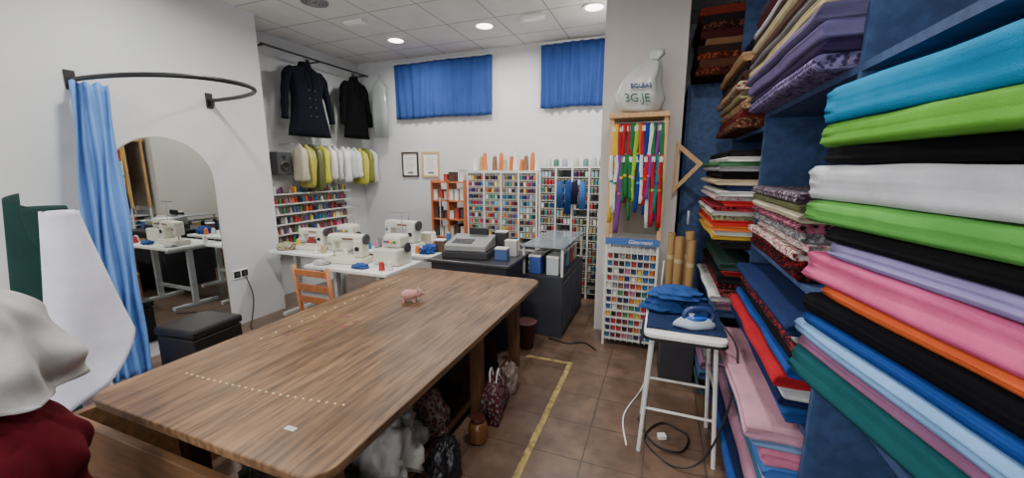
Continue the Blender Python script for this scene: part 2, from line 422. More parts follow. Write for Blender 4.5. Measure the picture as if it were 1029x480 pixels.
mk('power_cable',tube(smoothpts([(-4.12,2.75,.53),(-4.05,2.76,.3),(-4.05,2.72,.06),(-3.9,2.6,.008),(-3.6,2.55,.008),(-3.3,2.7,.008),(-3.1,2.6,.008)],8),.006),BLACK,smooth=True,label='thin black power cable trailing from the wall socket to the floor',category='cable')

g=thing('mesh_roll','dark green mesh fabric roll standing upright beside the white roll','fabric roll',(-2.98,1.0,0))
mk('rolled_mesh',lathe([(.085,0),(.09,.02),(.088,.8),(.092,1.44),(.088,1.46),(.03,1.46),(.028,1.43)],24),mat((34,58,54),'fabric',rough=.8),g,smooth=True)
def mflare(u,v):
    a=-2.8+u*3.6; z=1.53-1.2*v; r=.1+.13*v*(1-u)+.02*sin(u*9)
    return (r*cos(a),r*sin(a),z-.12*u)
mk('loose_mesh',sheet(mflare,24,14),mat((34,62,58),'fabric',rough=.8,alpha=.85),g,smooth=True,solid=.002)
wr=thing('interfacing_roll','tall white interfacing roll standing upright with its loose end flaring out','fabric roll',(-2.60,.93,0))
mk('rolled_fabric',lathe([(.055,0),(.058,.5),(.052,1.44),(.048,1.46),(.02,1.46),(.02,1.42)],24),mat((222,222,232),'fabric',rough=.7),wr,smooth=True)
def flare(u,v):
    ze=.46+.38*max(0,(u-.4)/.6)
    z=1.46+(ze-1.46)*v
    k=((1.46-z)/.9)**1.1
    a=-2.4+u*3.1
    r=.065+k*.19*(.35+.65*sin(u*pi*.55))
    r*=1+.07*k*sin(u*11+v*4)
    return (r*cos(a)+.02*k*sin(v*6), r*sin(a), z+.02*sin(u*15)*v)
mk('loose_sheet',sheet(flare,70,34),mat((216,216,232),'fabric',rough=.7),wr,smooth=True,solid=.003)
st=thing('wooden_stool','plain wooden stool carrying a heap of clothes','stool',(-1.86,.40,0))
mk('seat',cbox(0,0,.43,.38,.38,.03),WOODL,st,bevel=.008)
for x in(-.15,.15):
    for y in(-.15,.15): mk('leg',cbox(x,y,0,.035,.035,.43),WOODL,st)
heap('folded_garment','crumpled dark red garment heaped on the stool','clothes',(-1.84,.40,.462),(.24,.19,.50),mat((84,18,28),'fabric',rough=.85),31,9,.07,0,.75)
heap('crumpled_garment','draped pale grey and white garment on top of the clothes heap','clothes',(-1.86,.40,.975),(.23,.19,.36),mat((180,180,180),'fabric',rough=.8),35,6,.12,.6,.25)
heap('denim_bundle','dark navy denim bundle by the table end','clothes',(-1.50,.46,0),(.11,.11,.62),mat((24,28,46),'fabric',rough=.9),41,8,.08)

# ================================================================= ALCOVE: coats
CR=thing('clothes_rail','thin black clothes rail fixed along the alcove wall','clothes rail',(-4.36,4.25,3.06))
mk('rail_tube',tube([(0,-.85,0),(0,.9,0)],.012,8),BLACK,CR)
for y in(-.8,0,.85): mk('wall_bracket',gj(gbox(-.24,0,y-.008,y+.008,-.008,.008),gbox(-.24,-.232,y-.03,y+.03,-.05,.05)),BLACK,CR)
def coat(loc,w,hgt,col,label,buttons=True):
    c=thing('hanging_coat',label,'coat',loc,pi/2)
    m=mat(col,'fabric',rough=.9)
    R=[(0,0,-hgt,w*.42,.085),(0,0,-hgt*.93,w*.40,.09),(0,0,-hgt*.7,w*.34,.085),(0,0,-hgt*.45,w*.29,.08),(0,0,-hgt*.25,w*.32,.085),(0,0,-hgt*.12,w*.35,.075),(0,0,-hgt*.06,w*.28,.06),(0,0,-.015,w*.12,.05),(0,0,0,w*.085,.045)]
    mk('coat_body',loft(R,48,2.4,.08,loc[1],.035,9),m,c,smooth=True)
    for s in(-1,1):
        P=smoothpts([(s*w*.26,0,-hgt*.10),(s*w*.36,0,-hgt*.16),(s*w*.41,0,-hgt*.34),(s*w*.455,-.01,-hgt*.55),(s*w*.485,-.02,-hgt*.78)],5)
        n=len(P); mk('sleeve',tube(P,[.054-.012*k/(n-1)+.003*sin(k*1.3) for k in range(n)],14),m,c,smooth=True)
        mk('lapel',gt(prism([(0,0),(s*.05,.02),(s*.085,-.10),(s*.02,-.24)],.008,'y'),(s*.005,-.092,-.06)),mat(tuple(int(v*.75) for v in col),'fabric',rough=.8),c)
    mk('collar',loft([(0,0,-.02,w*.13,.065),(0,0,.035,w*.1,.055)],20),m,c,smooth=True)
    if buttons:
        for k in range(4):
            for s in (-1,1): mk('button',gt(cyl(.011,.006,10),(s*.045,-.088,-hgt*.35-k*hgt*.12),(pi/2,0,0)),mat((70,64,56),rough=.3),c)
    mk('hanger_hook',tube(smoothpts([(0,0,.02),(0,0,.06),(.012,0,.075),(0,0,.088),(-.012,0,.08)],4),.004),CHROME,c)
    return c
coat((-4.36,3.98,2.95),.76,.88,(20,22,32),'dark navy double-breasted coat hanging from the alcove rail')
coat((-4.36,4.84,2.95),.58,.84,(12,12,14),'plain black coat hanging from the alcove rail',False)
gb=thing('garment_bag','translucent plastic garment bag hanging in the corner','garment bag',(-4.1,5.08,2.98),0)
mk('bag_sleeve',loft([(0,0,-.85,.14,.05),(0,0,-.5,.15,.055),(0,0,-.12,.13,.05),(0,0,-.03,.05,.03),(0,0,0,.01,.01)],28,2.5,.2,3,.04,6),mat((170,178,176),rough=.2,alpha=.6),gb,smooth=True)
mk('hanger_hook',tube(smoothpts([(0,0,0),(0,0,.05),(.02,0,.07),(0,0,.09)],4),.004),CHROME,gb)

GR=thing('garment_rail','thin metal rail carrying folded garments on the alcove wall','clothes rail',(-4.38,4.4,1.96))
mk('rail_tube',tube([(0,-.72,0),(0,.76,0)],.009,8),CHROME,GR)
for y in(-.7,0,.74): mk('wall_bracket',gbox(-.22,0,y-.006,y+.006,-.006,.006),CHROME,GR)
gcol=[((190,184,160),'cream'),((170,166,76),'yellow-green'),((86,92,50),'olive'),((196,194,66),'yellow'),((214,212,204),'white'),((206,208,210),'white'),((220,220,216),'white'),((198,202,202),'pale grey'),((220,220,216),'white'),((184,184,76),'lime yellow'),((120,124,56),'mustard olive'),((204,202,194),'ivory')]
random.seed(8)
for k,(c,nm) in enumerate(gcol):
    L=.42+.18*random.random()
    g=thing('hanging_garment',nm+' plastic-covered garment bundle hanging from the metal rail','clothes',(-4.38+.03*random.random(),3.78+k*.122,1.955),(0,0,(random.random()-.5)*.3),'garments on the alcove rail')
    mk('draped_cloth',loft([(0,0,-L,.10,.045),(0,0,-L*.92,.13,.056),(0,0,-L*.6,.12,.05),(0,0,-L*.35,.13,.056),(0,0,-L*.15,.12,.05),(0,0,-.04,.08,.03),(0,0,-.01,.03,.014),(0,0,.012,.02,.01)],44,2.6,.35,k*3.3,.07,6),mat(c,'plain',rough=.35,bump=.6,scale=14),g,smooth=True)
    mk('hanger_hook',tube(smoothpts([(0,0,-.01),(0,0,.02),(.01,0,.03)],3),.003),CHROME,g)
sp=thing('wall_speaker','dark grey loudspeaker box mounted on the alcove wall','speaker',(-4.5,3.6,1.58))
mk('cabinet',cbox(0,0,0,.17,.2,.28),mat((60,62,66)),sp,bevel=.01); mk('speaker_cone',gt(lathe([(.065,0),(.05,.006),(.02,-.002)],20),(.086,0,.1),(0,pi/2,0)),BLACK,sp)
mk('tweeter',gt(cyl(.025,.005,16),(.086,0,.215),(0,pi/2,0)),BLACK,sp)

# ------------------------------------------------ thread spool factory
TC=[((176,40,44),'red'),((210,110,44),'orange'),((216,184,64),'yellow'),((64,134,76),'green'),((40,100,154),'blue'),((26,40,90),'navy'),((110,66,128),'purple'),((196,104,140),'pink'),((222,222,216),'white'),((30,30,32),'black'),((124,90,64),'brown'),((140,184,200),'pale blue'),((176,150,114),'beige'),((110,30,48),'burgundy'),((56,126,126),'teal'),((140,140,140),'grey')]
SPM={}
def spool(loc,rot,ci,group,where,r=.018,L=.05,kind='spool'):
    key=(ci,round(r,4),round(L,3),kind)
    nmk={'spool':'thread_spool','cone':'thread_cone','tube':'cabinet_spool'}[kind]; word={'spool':'thread spool','cone':'thread cone','tube':'button tube'}[kind]
    if key not in SPM:
        c=TC[ci][0]
        if kind!='cone':
            body=lathe([(r*.8,L*.1),(r,L*.18),(r,L*.82),(r*.8,L*.9)],10)
            ends=gj(lathe([(r*1.02,0),(r*1.02,L*.1)],10),lathe([(r*1.02,L*.9),(r*1.02,L)],10))
        else:
            body=lathe([(r,L*.04),(r*1.02,L*.12),(r*.72,L*.86),(r*.4,L*.9)],14)
            ends=gj(lathe([(r*.9,0),(r*.9,L*.04)],12),lathe([(r*.34,L*.9),(r*.26,L)],10))
        SPM[key]=mk(nmk,[(body,mat(c,'plain',rough=.55)),(ends,mat((196,190,176)))],None,None,loc,rot,smooth=False)
        o=SPM[key]
    else: o=cp(SPM[key],None,loc,rot)
    o['label']='%s %s %s'%(TC[ci][1],word,where); o['category']='buttons' if kind=='tube' else 'thread'; o['group']=group
    return o
tr=thing('thread_rack','white wire shelf rack crowded with small thread cones on the wall','rack',(-4.6,4.06,.5))
for k in range(7): mk('wire_shelf',gj(gbox(.02,.15,-.64,.66,.06+k*.128,.066+k*.128),gbox(.145,.15,-.64,.66,.066+k*.128,.078+k*.128)),METW,tr)
for y in(-.64,.01,.66): mk('upright',gbox(0,.02,y-.008,y+.008,0,.92),METW,tr)
random.seed(13)
for k in range(7):
    for i in range(25):
        if random.random()<.05: continue
        spool((-4.52+.03*(random.random()-.5),3.455+i*.0505,.5+.067+k*.128),(0,0,0),random.choice([0,0,1,2,3,4,5,7,8,8,10,12,13,6,9,15]),'thread cones on the alcove wall rack','on the white wall rack',.022,(.075,.085,.1,.11)[random.randrange(4)],'cone')

# ================================================================= SEWING TABLES / MACHINES
def stable(x0,x1,y0,y1,label):
    t=thing('sewing_table',label,'table',((x0+x1)/2,(y0+y1)/2,0)); w=(x1-x0)/2; d=(y1-y0)/2
    mk('tabletop',gbox(-w,w,-d,d,.73,.76),WHITE,t,bevel=.005)
    for s in(-1,1):
        mk('leg',gj(cbox(s*(w-.12),0,.04,.04,.06,.69),cbox(s*(w-.12),0,0,.05,d*1.8,.04),cbox(s*(w-.12),0,.69,.05,d*1.7,.04)),mat((190,194,196)),t,bevel=.004)
    mk('foot_bar',gbox(-w+.12,w-.12,-.02,.02,.18,.21),mat((190,194,196)),t)
    return t
stable(-4.05,-3.15,2.98,3.5,'white sewing table with grey metal legs beneath the thread rack')
stable(-3.1,-2.16,2.62,3.16,'white sewing table beside the cutting table')
stable(-3.12,-2.15,3.35,3.95,'white industrial sewing table behind the others')
CREAM=(216,212,196)
def machine(loc,rot,label,col=CREAM,s=1):
    t=thing('sewing_machine',label,'sewing machine',loc,rot)
    m=mat(col,rough=.3)
    mk('base_plate',gt(cbox(0,0,0,.42*s,.18*s,.06*s)),m,t,bevel=.012)
    mk('column',gt(cbox(.14*s,0,.06*s,.10*s,.12*s,.18*s)),m,t,bevel=.02)
    mk('arm',gt(cbox(.0*s,0,.20*s,.38*s,.11*s,.08*s)),m,t,bevel=.025)
    mk('needle_head',gt(cbox(-.155*s,0,.115*s,.075*s,.10*s,.11*s)),m,t,bevel=.015)
    mk('needle_bar',gj(gt(cyl(.004,.055*s,8),(-.155*s,-.01,.062*s)),cbox(-.155*s,-.01,.062*s,.02,.03,.004)),CHROME,t)
    mk('handwheel',gt(lathe([(.045*s,0),(.05*s,.006),(.05*s,.02),(.03*s,.026)],22),(.192*s,0,.235*s),(0,pi/2,0)),mat((60,60,64),rough=.4),t)
    mk('stitch_dial',gt(cyl(.022*s,.01,16),(.14*s,-.061*s,.15*s),(pi/2,0,0)),BLACK,t)
    mk('tension_dial',gt(cyl(.014*s,.012,16),(-.155*s,-.051*s,.19*s),(pi/2,0,0)),CHROME,t)
    mk('name_strip',cbox(.04*s,-.056*s,.232*s,.12*s,.003,.018*s),mat((120,80,70)),t)
    mk('spool_pin',gt(cyl(.003,.06,6),(.08*s,0,.28*s)),CHROME,t)
    return t
machine((-2.78,2.86,.761),.12,'cream domestic sewing machine with dark handwheel on a white table')
machine((-3.62,3.22,.761),.1,'small cream sewing machine on the table beneath the thread rack',s=.85)
machine((-2.74,3.66,.761),-.05,'pale grey industrial sewing machine on the rear white table',(196,196,188),1.12)
def overlocker(loc,rot,label):
    t=thing('overlock_machine',label,'sewing machine',loc,rot); m=mat((206,204,192),rough=.35)
    mk('machine_body',cbox(0,0,0,.28,.24,.16),m,t,bevel=.02); mk('upper_head',cbox(.03,.03,.16,.2,.16,.12),m,t,bevel=.025)
    mk('presser_foot',gj(cbox(-.10,-.05,.16,.02,.03,.09),cbox(-.10,-.07,.16,.03,.06,.006)),CHROME,t)
    mk('handwheel',gt(lathe([(.04,0),(.045,.006),(.045,.02)],20),(.14,.03,.16),(0,pi/2,0)),mat((60,60,64),rough=.4),t)
    for k in range(4): mk('tension_dial',gt(cyl(.012,.02,10),(-.03+k*.035,-.055,.22),(pi/2,0,0)),mat([(60,110,170),(190,60,60),(210,180,60),(70,140,80)][k]),t)
    mk('thread_guide_pole',gj(tube([(.05,.10,.25),(.05,.10,.48)],.004),tube([(-.09,.10,.48),(.15,.10,.48)],.004)),CHROME,t)
overlocker((-2.36,2.98,.761),.0,'cream overlock machine with coloured tension dials on the white table')
overlocker((-3.28,3.34,.761),.1,'cream overlock machine on the table under the thread rack')
ts=thing('thread_stand','tall chrome thread stand with two cones on the rear sewing table','thread stand',(-2.32,3.8,.761))
mk('pole',cyl(.006,.58,8),CHROME,ts); mk('cross_arm',gj(tube([(-.12,0,.56),(.12,0,.56)],.004),tube([(-.12,0,.06),(.12,0,.06)],.004)),CHROME,ts); mk('base',cyl(.03,.01,14),BLACK,ts)
spool((-2.42,3.8,.832),(0,0,0),8,'cones on the thread stand','on the chrome thread stand',.035,.12,'cone'); spool((-2.22,3.8,.832),(0,0,0),4,'cones on the thread stand','on the chrome thread stand',.035,.12,'cone')
for (x,y,ci) in [(-2.22,2.76,8),(-2.28,2.72,0),(-3.42,3.06,8),(-3.36,3.1,12),(-3.95,3.3,2),(-3.02,3.06,8),(-3.05,3.45,4),(-3.0,3.52,7),(-2.4,3.45,1),(-2.48,3.5,8)]:
    spool((x,y,.7605),(0,0,0),ci,'loose cones on the sewing tables','standing on a white sewing table',.028,.09,'cone')
for (x,y,c,s,lb,sd) in [(-2.52,2.72,(60,90,150),(.08,.05,.03),'small crumpled blue cloth on the white sewing table',71),(-3.9,3.1,(170,160,134),(.09,.09,.05),'beige cloth scraps on the sewing table',72),(-2.98,2.72,(200,200,196),(.08,.06,.025),'white cloth scrap on the sewing table',73),(-2.3,3.5,(50,80,150),(.08,.1,.06),'blue cloth heap on the rear sewing table',74)]:
    bagobj('cloth_scrap',lb,'cloth',(x,y,.761),s,mat(c,'fabric'),sd,.6)
for (x,y,c,h_) in [(-2.22,3.62,(90,60,44),.12),(-3.85,3.42,(150,60,50),.1),(-3.72,3.42,(60,110,150),.08),(-2.56,3.88,(190,180,160),.14)]:
    t=thing('tool_box','small lidded haberdashery box on a sewing table','box',(x,y,.761),.2); mk('box_body',cbox(0,0,0,.11,.08,h_),mat(c),t,bevel=.004); mk('box_lid',cbox(0,0,h_+.001,.116,.086,.015),WHITE,t,bevel=.003)
ch=thing('dining_chair','orange-brown wooden chair with yellow seat at the sewing table','chair',(-2.46,2.35,0),0)
CW=mat((178,108,58),'woodz',rough=.4,rgb2=(140,82,42))
for x in(-.17,.17):
    mk('leg',cbox(x,.17,0,.035,.035,.43),CW,ch,bevel=.004)
    mk('back_post',tube([(x,-.17,0),(x,-.175,.45),(x,-.22,.92)],[.018,.019,.015],8),CW,ch,smooth=True)
mk('seat',cbox(0,0,.43,.38,.38,.04),mat((206,170,60),'fabric'),ch,bevel=.012)
for z in(.62,.72,.84): mk('back_slat',gt(cbox(0,0,0,.33,.018,.05),(0,-.195-(z-.62)*.1,z)),CW,ch,bevel=.004)
mk('stretcher',gj(cbox(0,.17,.2,.32,.02,.025),cbox(-.17,0,.15,.02,.32,.025),cbox(.17,0,.15,.02,.32,.025)),CW,ch)

# ================================================================= BACK WALL
def bcurt(x0,x1,z0,z1,nf,lab):
    t=thing('window_curtain',lab,'curtain',((x0+x1)/2,5.14,z1),0); w=x1-x0; H=z1-z0
    mk('curtain_cloth',sheet(lambda u,v:((u-.5)*w*(1-.0*v),.014*sin(u*2*pi*nf+.9*sin(v*3+u*14))*(.5+.5*v)+.008*sin(u*51),-H*v-.006*sin(u*9)),170,14),mat((50,76,138),'fabric',rough=.75,scale=3),t,smooth=True,solid=.004)
    mk('curtain_rod',tube([(-w/2-.03,0,.012),(w/2+.03,0,.012)],.009),WHITE,t)
    for s in(-1,1): mk('rod_bracket',gbox(s*w*.5-.008,s*w*.5+.008,0,.06,.0,.02),WHITE,t)
bcurt(-3.86,-2.26,2.4,3.18,13,'long gathered royal blue curtain over a high window')
bcurt(-1.56,-.66,2.44,3.22,8,'short gathered royal blue curtain beside the column')
for x,z,c in [(-3.68,1.72,(60,44,34)),(-3.31,1.72,(196,166,110))]:
    t=thing('framed_certificate','small framed certificate on the back wall','picture frame',(x,5.2,z),0,'framed certificates')
    o=[(-.15,-.19),(.15,-.19),(.15,.19),(-.15,.19)]; i_=[(a*.84,b*.87) for a,b in o]
    mk('frame',ringprism(o,i_,-.02,'y'),mat(c,rough=.4),t); mk('certificate_sheet',gbox(-.13,.13,-.008,-.002,-.17,.17),PAPER,t)
    mk('printed_lines',gj(*[gbox(-.08,.08-.02*(k%3),-.0095,-.008,.1-k*.035,.106-k*.035) for k in range(6)],gbox(-.05,.05,-.0095,-.008,-.14,-.11)),mat((110,110,120)),t,kind='stuff')
t=thing('display_rack','orange wooden display rack with small boxes against the back wall','rack',(-2.79,4.9,0))
OR=mat((196,112,64),'woodz',rgb2=(168,90,50))
for x in(-.26,0,.26): mk('upright',cbox(x,0,0,.025,.25,1.5),OR,t)
for z in(.1,.4,.68,.94,1.2,1.46): mk('shelf',cbox(0,0,z,.5,.25,.02),OR,t)
random.seed(11)
for z in(.42,.70,.96,1.22,1.48):
    for k in range(6):
        x=-2.79-.21+k*.084; c=random.choice([((216,214,208),'white'),((176,54,46),'red'),((194,114,60),'orange'),((216,212,202),'white'),((80,54,46),'brown'),((190,176,156),'beige'),((60,60,66),'black')])
        if z>1.4 and random.random()<.5: continue
        b=thing('haberdashery_box','small %s cardboard box on the orange rack'%c[1],'box',(x,4.88,z+.0005),0,'small boxes on the orange rack')
        hh=.1+random.random()*.08
        mk('box_body',cbox(0,0,0,.058,.16,hh*.8),mat(c[0]),b); mk('box_lid',cbox(0,0,hh*.8,.062,.165,hh*.2),mat(tuple(int(v*.85) for v in c[0])),b)
def cabinet(x0,x1,H,ncol,nrow,label,z0=.5):
    w=x1-x0; t=thing('spool_cabinet',label,'cabinet',((x0+x1)/2,5.0,0)); cw=w/ncol
    mk('cabinet_back',gbox(-w/2,w/2,.17,.19,0,H),mat((120,120,122)),t)
    for k in range(ncol+1): mk('divider',cbox(-w/2+k*cw,0,0,.022,.36,H),METW,t)
    mk('top_board',gbox(-w/2-.011,w/2+.011,-.18,.18,H,H+.025),METW,t)
    for r in range(nrow+1):
        z=.06+(H-.08)*r/nrow
        mk('shelf',gt(gbox(-w/2+.012,w/2-.012,-.16,.16,0,.008),(0,0,z)),METW,t)
    return cw
random.seed(5)
H1=1.60; cw=cabinet(-2.50,-1.50,H1,4,18,'white spool cabinet with narrow rows of coloured thread spools')
for c in range(4):
    for r in range(8,18):
        z=.06+(H1-.08)*r/18
        for k in range(5):
            x=-2.50+c*cw+.036+k*.0445
            spool((x,4.845,z+.009),(0,0,0),random.randrange(16),'spools in the white cabinet','in the white spool cabinet',.0205,.066)
H2=1.66; cw=cabinet(-1.46,-.62,H2,4,16,'white haberdashery cabinet beside the column')
for c in range(4):
    for r in range(0,16):
        z=.06+(H2-.08)*r/16
        if random.random()<.08: continue
        for k in range(4):
            ci=random.choice([4,5,9,8,8,15,0,11,12,14,10,13,9]); 
            spool((-1.46+c*cw+.036+k*.046,4.845,z+.009),(0,0,0),ci,'spools in the haberdashery cabinet','in the white haberdashery cabinet',.0195,.074,'tube')  # these tubes are thread spools too, same shape under a separate kind
for k,(x,L,c) in enumerate([(-1.18,.34,(40,76,136)),(-1.08,.42,(30,56,116)),(-1.0,.3,(26,30,50)),(-.90,.36,(60,100,160))]):
    t=thing('denim_swatch','blue denim swatch hanging on the haberdashery cabinet front','cloth',(x,4.77,1.52),0,'denim swatches')
    mk('swatch_cloth',loft([(0,0,-L,.036,.012),(0,0,-L*.5,.04,.014),(0,0,-.02,.034,.01)],16,3,.3,k),mat(c,'fabric'),t,smooth=True); mk('hook',tube([(0,0,-.03),(0,.0,.0),(0,.05,.01)],.003),CHROME,t)
for k in range(13):
    ci=[8,12,1,8,10,1,12,1,8,1,10,1,8][k]
    spool((-2.44+k*.075,4.95+.05*(k%2),1.626),(0,0,0),ci,'cones on top of the white cabinet','on top of the white cabinet',.034,.17+.05*((k*7)%3),'cone')
for k,x in enumerate([-1.38,-1.28,-1.17,-1.02,-.9,-.8,-.7]):
    t=thing('glass_jar','small glass jar of buttons on the haberdashery cabinet','jar',(x,4.95,1.6865),0,'jars on the haberdashery cabinet')
    c=[(180,185,180),(60,110,90),(150,150,160),(180,170,150),(90,130,120),(170,175,180),(150,100,70)][k]
    mk('jar_body',lathe([(.034,0),(.036,.01),(.036,.07),(.026,.085)],16),mat(c,rough=.15),t,smooth=True); mk('lid',cyl(.028,.014,14,.085),mat((190,190,185),rough=.3),t)

t=thing('display_counter','dark counter unit behind the cutting table','counter',(-1.63,3.42,0))
mk('counter_body',cbox(0,0,0,.78,.62,.78),mat((44,44,50)),t,bevel=.006); mk('countertop',cbox(0,0,.78,.84,.68,.03),mat((52,52,56),rough=.3),t,bevel=.006)
t=thing('cash_register','grey cash register with black base and display on the dark counter','cash register',(-1.72,3.36,.811),.12)
mk('drawer_base',cbox(0,0,0,.46,.36,.07),mat((34,34,38)),t,bevel=.01)
mk('register_body',gt(prism([(-.17,0),(.17,0),(.17,.12),(-.17,.06)],.42,'x'),(-.21,0,.07)),mat((128,130,130),rough=.45),t,bevel=.012)
for i in range(7):
    for j in range(4):
        if i==j==0: key=mk('key',cbox(0,0,0,.022,.022,.006),mat((70,72,76)),t,(-.14,-.11,.142),(.17,0,0))
        else: cp(key,t,(-.14+i*.03,-.11+j*.032,.142+j*.0056))
mk('display_screen',gt(cbox(.05,.12,.19,.2,.03,.07)),BLACK,t,bevel=.006)
for (x,y,c,h_) in [(-1.36,3.3,(54,80,130),.1),(-1.34,3.5,(180,180,176),.14),(-1.5,3.64,(40,40,44),.2)]:
    t=thing('haberdashery_box','small cardboard box on the dark counter','box',(x,y,.811),.1,'boxes on the counter'); mk('box_body',cbox(0,0,0,.12,.09,h_),mat(c),t,bevel=.004); mk('box_lid',cbox(0,0,h_+.001,.124,.094,.015),mat((190,188,180)),t,bevel=.003)
t=thing('glass_showcase','glass-topped display counter with dark lower body near the haberdashery cabinet','showcase',(-1.04,4.05,0))
mk('showcase_body',cbox(0,0,0,.42,1.0,.62),mat((48,50,60)),t,bevel=.005)
mk('showcase_frame',gj(*[cbox(x,y,.621,.022,.022,.28) for x in(-.195,.195) for y in(-.48,.48)]),METW,t)
mk('glass_top',cbox(0,0,.90,.43,1.02,.012),mat((120,130,138),rough=.08),t)
mk('drawer_front',gj(*[gbox(.211,.218,-.48+.33*k,-.18+.33*k,.08,.56) for k in range(3)]),mat((64,68,82)),t)
for k in range(10): 
    b=thing('haberdashery_box','small coloured packet inside the glass counter','box',(-1.13+.18*(k%2),3.66+.19*(k//2),.622),0,'packets in the showcase')
    mk('box_body',cbox(0,0,0,.12,.13,.17),mat([(50,80,150),(180,185,190),(60,60,70),(50,70,130),(170,150,90),(90,120,130),(40,60,110),(150,60,56),(60,90,140),(160,160,156)][k]),b,bevel=.004); mk('box_lid',cbox(0,0,.171,.122,.132,.02),WHITE,b)
t=thing('waste_bin','small dark red plastic bin on the floor by the counter','bin',(-1.10,3.25,0))
mk('bin_body',lathe([(.07,0),(.095,.24),(.1,.24),(.1,.25),(.09,.25),(.068,.02)],22),mat((84,36,34),rough=.4),t,smooth=True); mk('rim',lathe([(.102,.242),(.105,.255),(.098,.26)],22),mat((70,28,28)),t)

# ================================================================= ZIP / THREAD RACK at the column
RX=-.215; RS=.88
t=thing('thread_display_rack','tall narrow rack with pale wooden frame above and white spool racks below','rack',(RX,3.70,0),0,None,(RS,1,1))
for x in(-.25,.25):
    mk('wooden_post',cbox(x,-.1,1.03,.04,.03,1.05),WOODL,t); mk('wooden_post',cbox(x,.13,1.03,.04,.03,1.05),WOODL,t)
    mk('metal_upright',cbox(x,-.12,0,.022,.022,1.03),METW,t); mk('metal_upright',cbox(x,.13,0,.022,.022,1.03),METW,t)
mk('top_board',gbox(-.28,.28,-.15,.16,2.08,2.12),WOODL,t,bevel=.004)
for z in(2.04,1.78): mk('hanging_bar',tube([(-.25,-.10,z),(.25,-.10,z)],.006),CHROME,t)
mk('peg_panel',gbox(-.23,.23,.115,.125,1.05,2.07),mat((112,100,88)),t)
mk('header_sign',gbox(-.26,.26,-.145,-.13,.98,1.04),mat((50,92,160),rough=.4),t,bevel=.002)
mk('sign_lettering',gt(textgeo('Gütermann',.05,.001,.3),(0.08,-.147,1.01),(pi/2,0,0)),WHITE,t)
mk('back_panel',gbox(-.26,.26,.14,.15,.05,.97),mat((120,120,124)),t)
for r in range(13): mk('spool_shelf',gbox(-.24,.24,-.12,.12,.06+r*.07,.065+r*.07),METW,t)
for k in range(1,8): mk('rack_divider',gbox(-.24+k*.06-.003,-.24+k*.06+.003,-.13,-.118,.05,.96),METW,t)
random.seed(21)
for r in range(12):
    for k in range(8):
        spool((RX+(-.21+k*.06)*RS,3.62,.0655+r*.07),(0,0,0),random.choice([0,0,1,2,3,4,5,5,6,7,8,9,10,13,14,15]),'spools in the display rack','in the tall white display rack',.0215,.058)
rc=[(20,120,112),(180,30,40),(40,110,66),(200,64,108),(140,180,60),(20,56,136),(180,30,40),(210,176,50),(30,30,34),(210,210,206),(56,150,180),(190,96,40),(116,54,134),(160,40,56)]
rn=['teal','red','green','pink','lime','blue','red','yellow','black','white','turquoise','orange','purple','crimson']
for row,(z0,yo) in enumerate([(2.03,3.588),(1.77,3.562)]):
    for k in range(14):
        ci=random.randrange(14); L=(.55+.38*random.random()) if row==0 else (.36+.34*random.random())
        x0_=RX+(-.212+k*.0325)*.95
        o=thing('hanging_zipper','%s zip and ribbon bundle hanging from the wooden rack'%rn[ci],'ribbon',(x0_,yo,z0),0,'zips and ribbons on the rack')
        sw=random.random()*6
        R=[(.010*sin(sw+q*4),0,-L*(1-q),.013+.006*abs(sin(q*5+sw)),.005+.004*abs(sin(q*9+sw))) for q in [i/8 for i in range(9)]]
        mk('ribbon_strip',loft(R,10,2.5,.4,k+row*9),mat(rc[ci],'fabric'),o,smooth=True)
        mk('ribbon_band',gt(cyl(.016,.02,10),(R[4][0],0,-L*.5)),mat(rc[(ci+5)%14]),o)
        if k%2==row%2: mk('card_header',cbox(0,-.006,-.06,.028,.003,.045),mat((196,194,186)),o)
sk=thing('plastic_sack','large white plastic sack with green and blue print on the rack','bag',(-.24,3.72,2.121),(0,.10,0))
mk('sack_body',loft([(0,0,0.015,.13,.10),(0,0,.04,.17,.125),(0,0,.15,.195,.135),(0,0,.28,.17,.125),(0.03,0,.37,.12,.09),(.06,0,.42,.07,.05),(.07,0,.45,.035,.028),(.09,0,.5,.06,.035),(.10,0,.54,.04,.02)],44,2.3,.22,2,.03,7),mat((196,197,192),rough=.3,bump=.5,scale=7),sk,smooth=True)
mk('sack_tie',gt(lathe([(.036,0),(.042,.01),(.036,.02)],14),(.07,0,.435)),mat((150,170,150)),sk)
mk('green_lettering',gt(textgeo('3G.JE',.095,.006,-.25),(0.0,-.158,.115),(pi/2-.02,-.05,0)),mat((8,84,60)),sk)
mk('blue_lettering',gt(textgeo('BOLSAS',.05,.008,-.2),(.01,-.152,.215),(pi/2-.15,-.08,0)),mat((20,60,140)),sk)
tri=[(.10,1.90),(.33,1.70),(.09,1.42)]
cx=sum(a for a,b in tri)/3; cz=sum(b for a,b in tri)/3
inn=[(cx+(a-cx)*.68,cz+(b-cz)*.68) for a,b in tri]
sq=thing('wooden_set_square','large wooden triangular set square hanging on the column','set square',(0,3.84,0))
mk('triangle_frame',gt(ringprism(tri,inn,.015,'y')),WOODL,sq); mk('hanging_peg',tube([(.105,.0,1.86),(.105,.06,1.86)],.006),CHROME,sq)

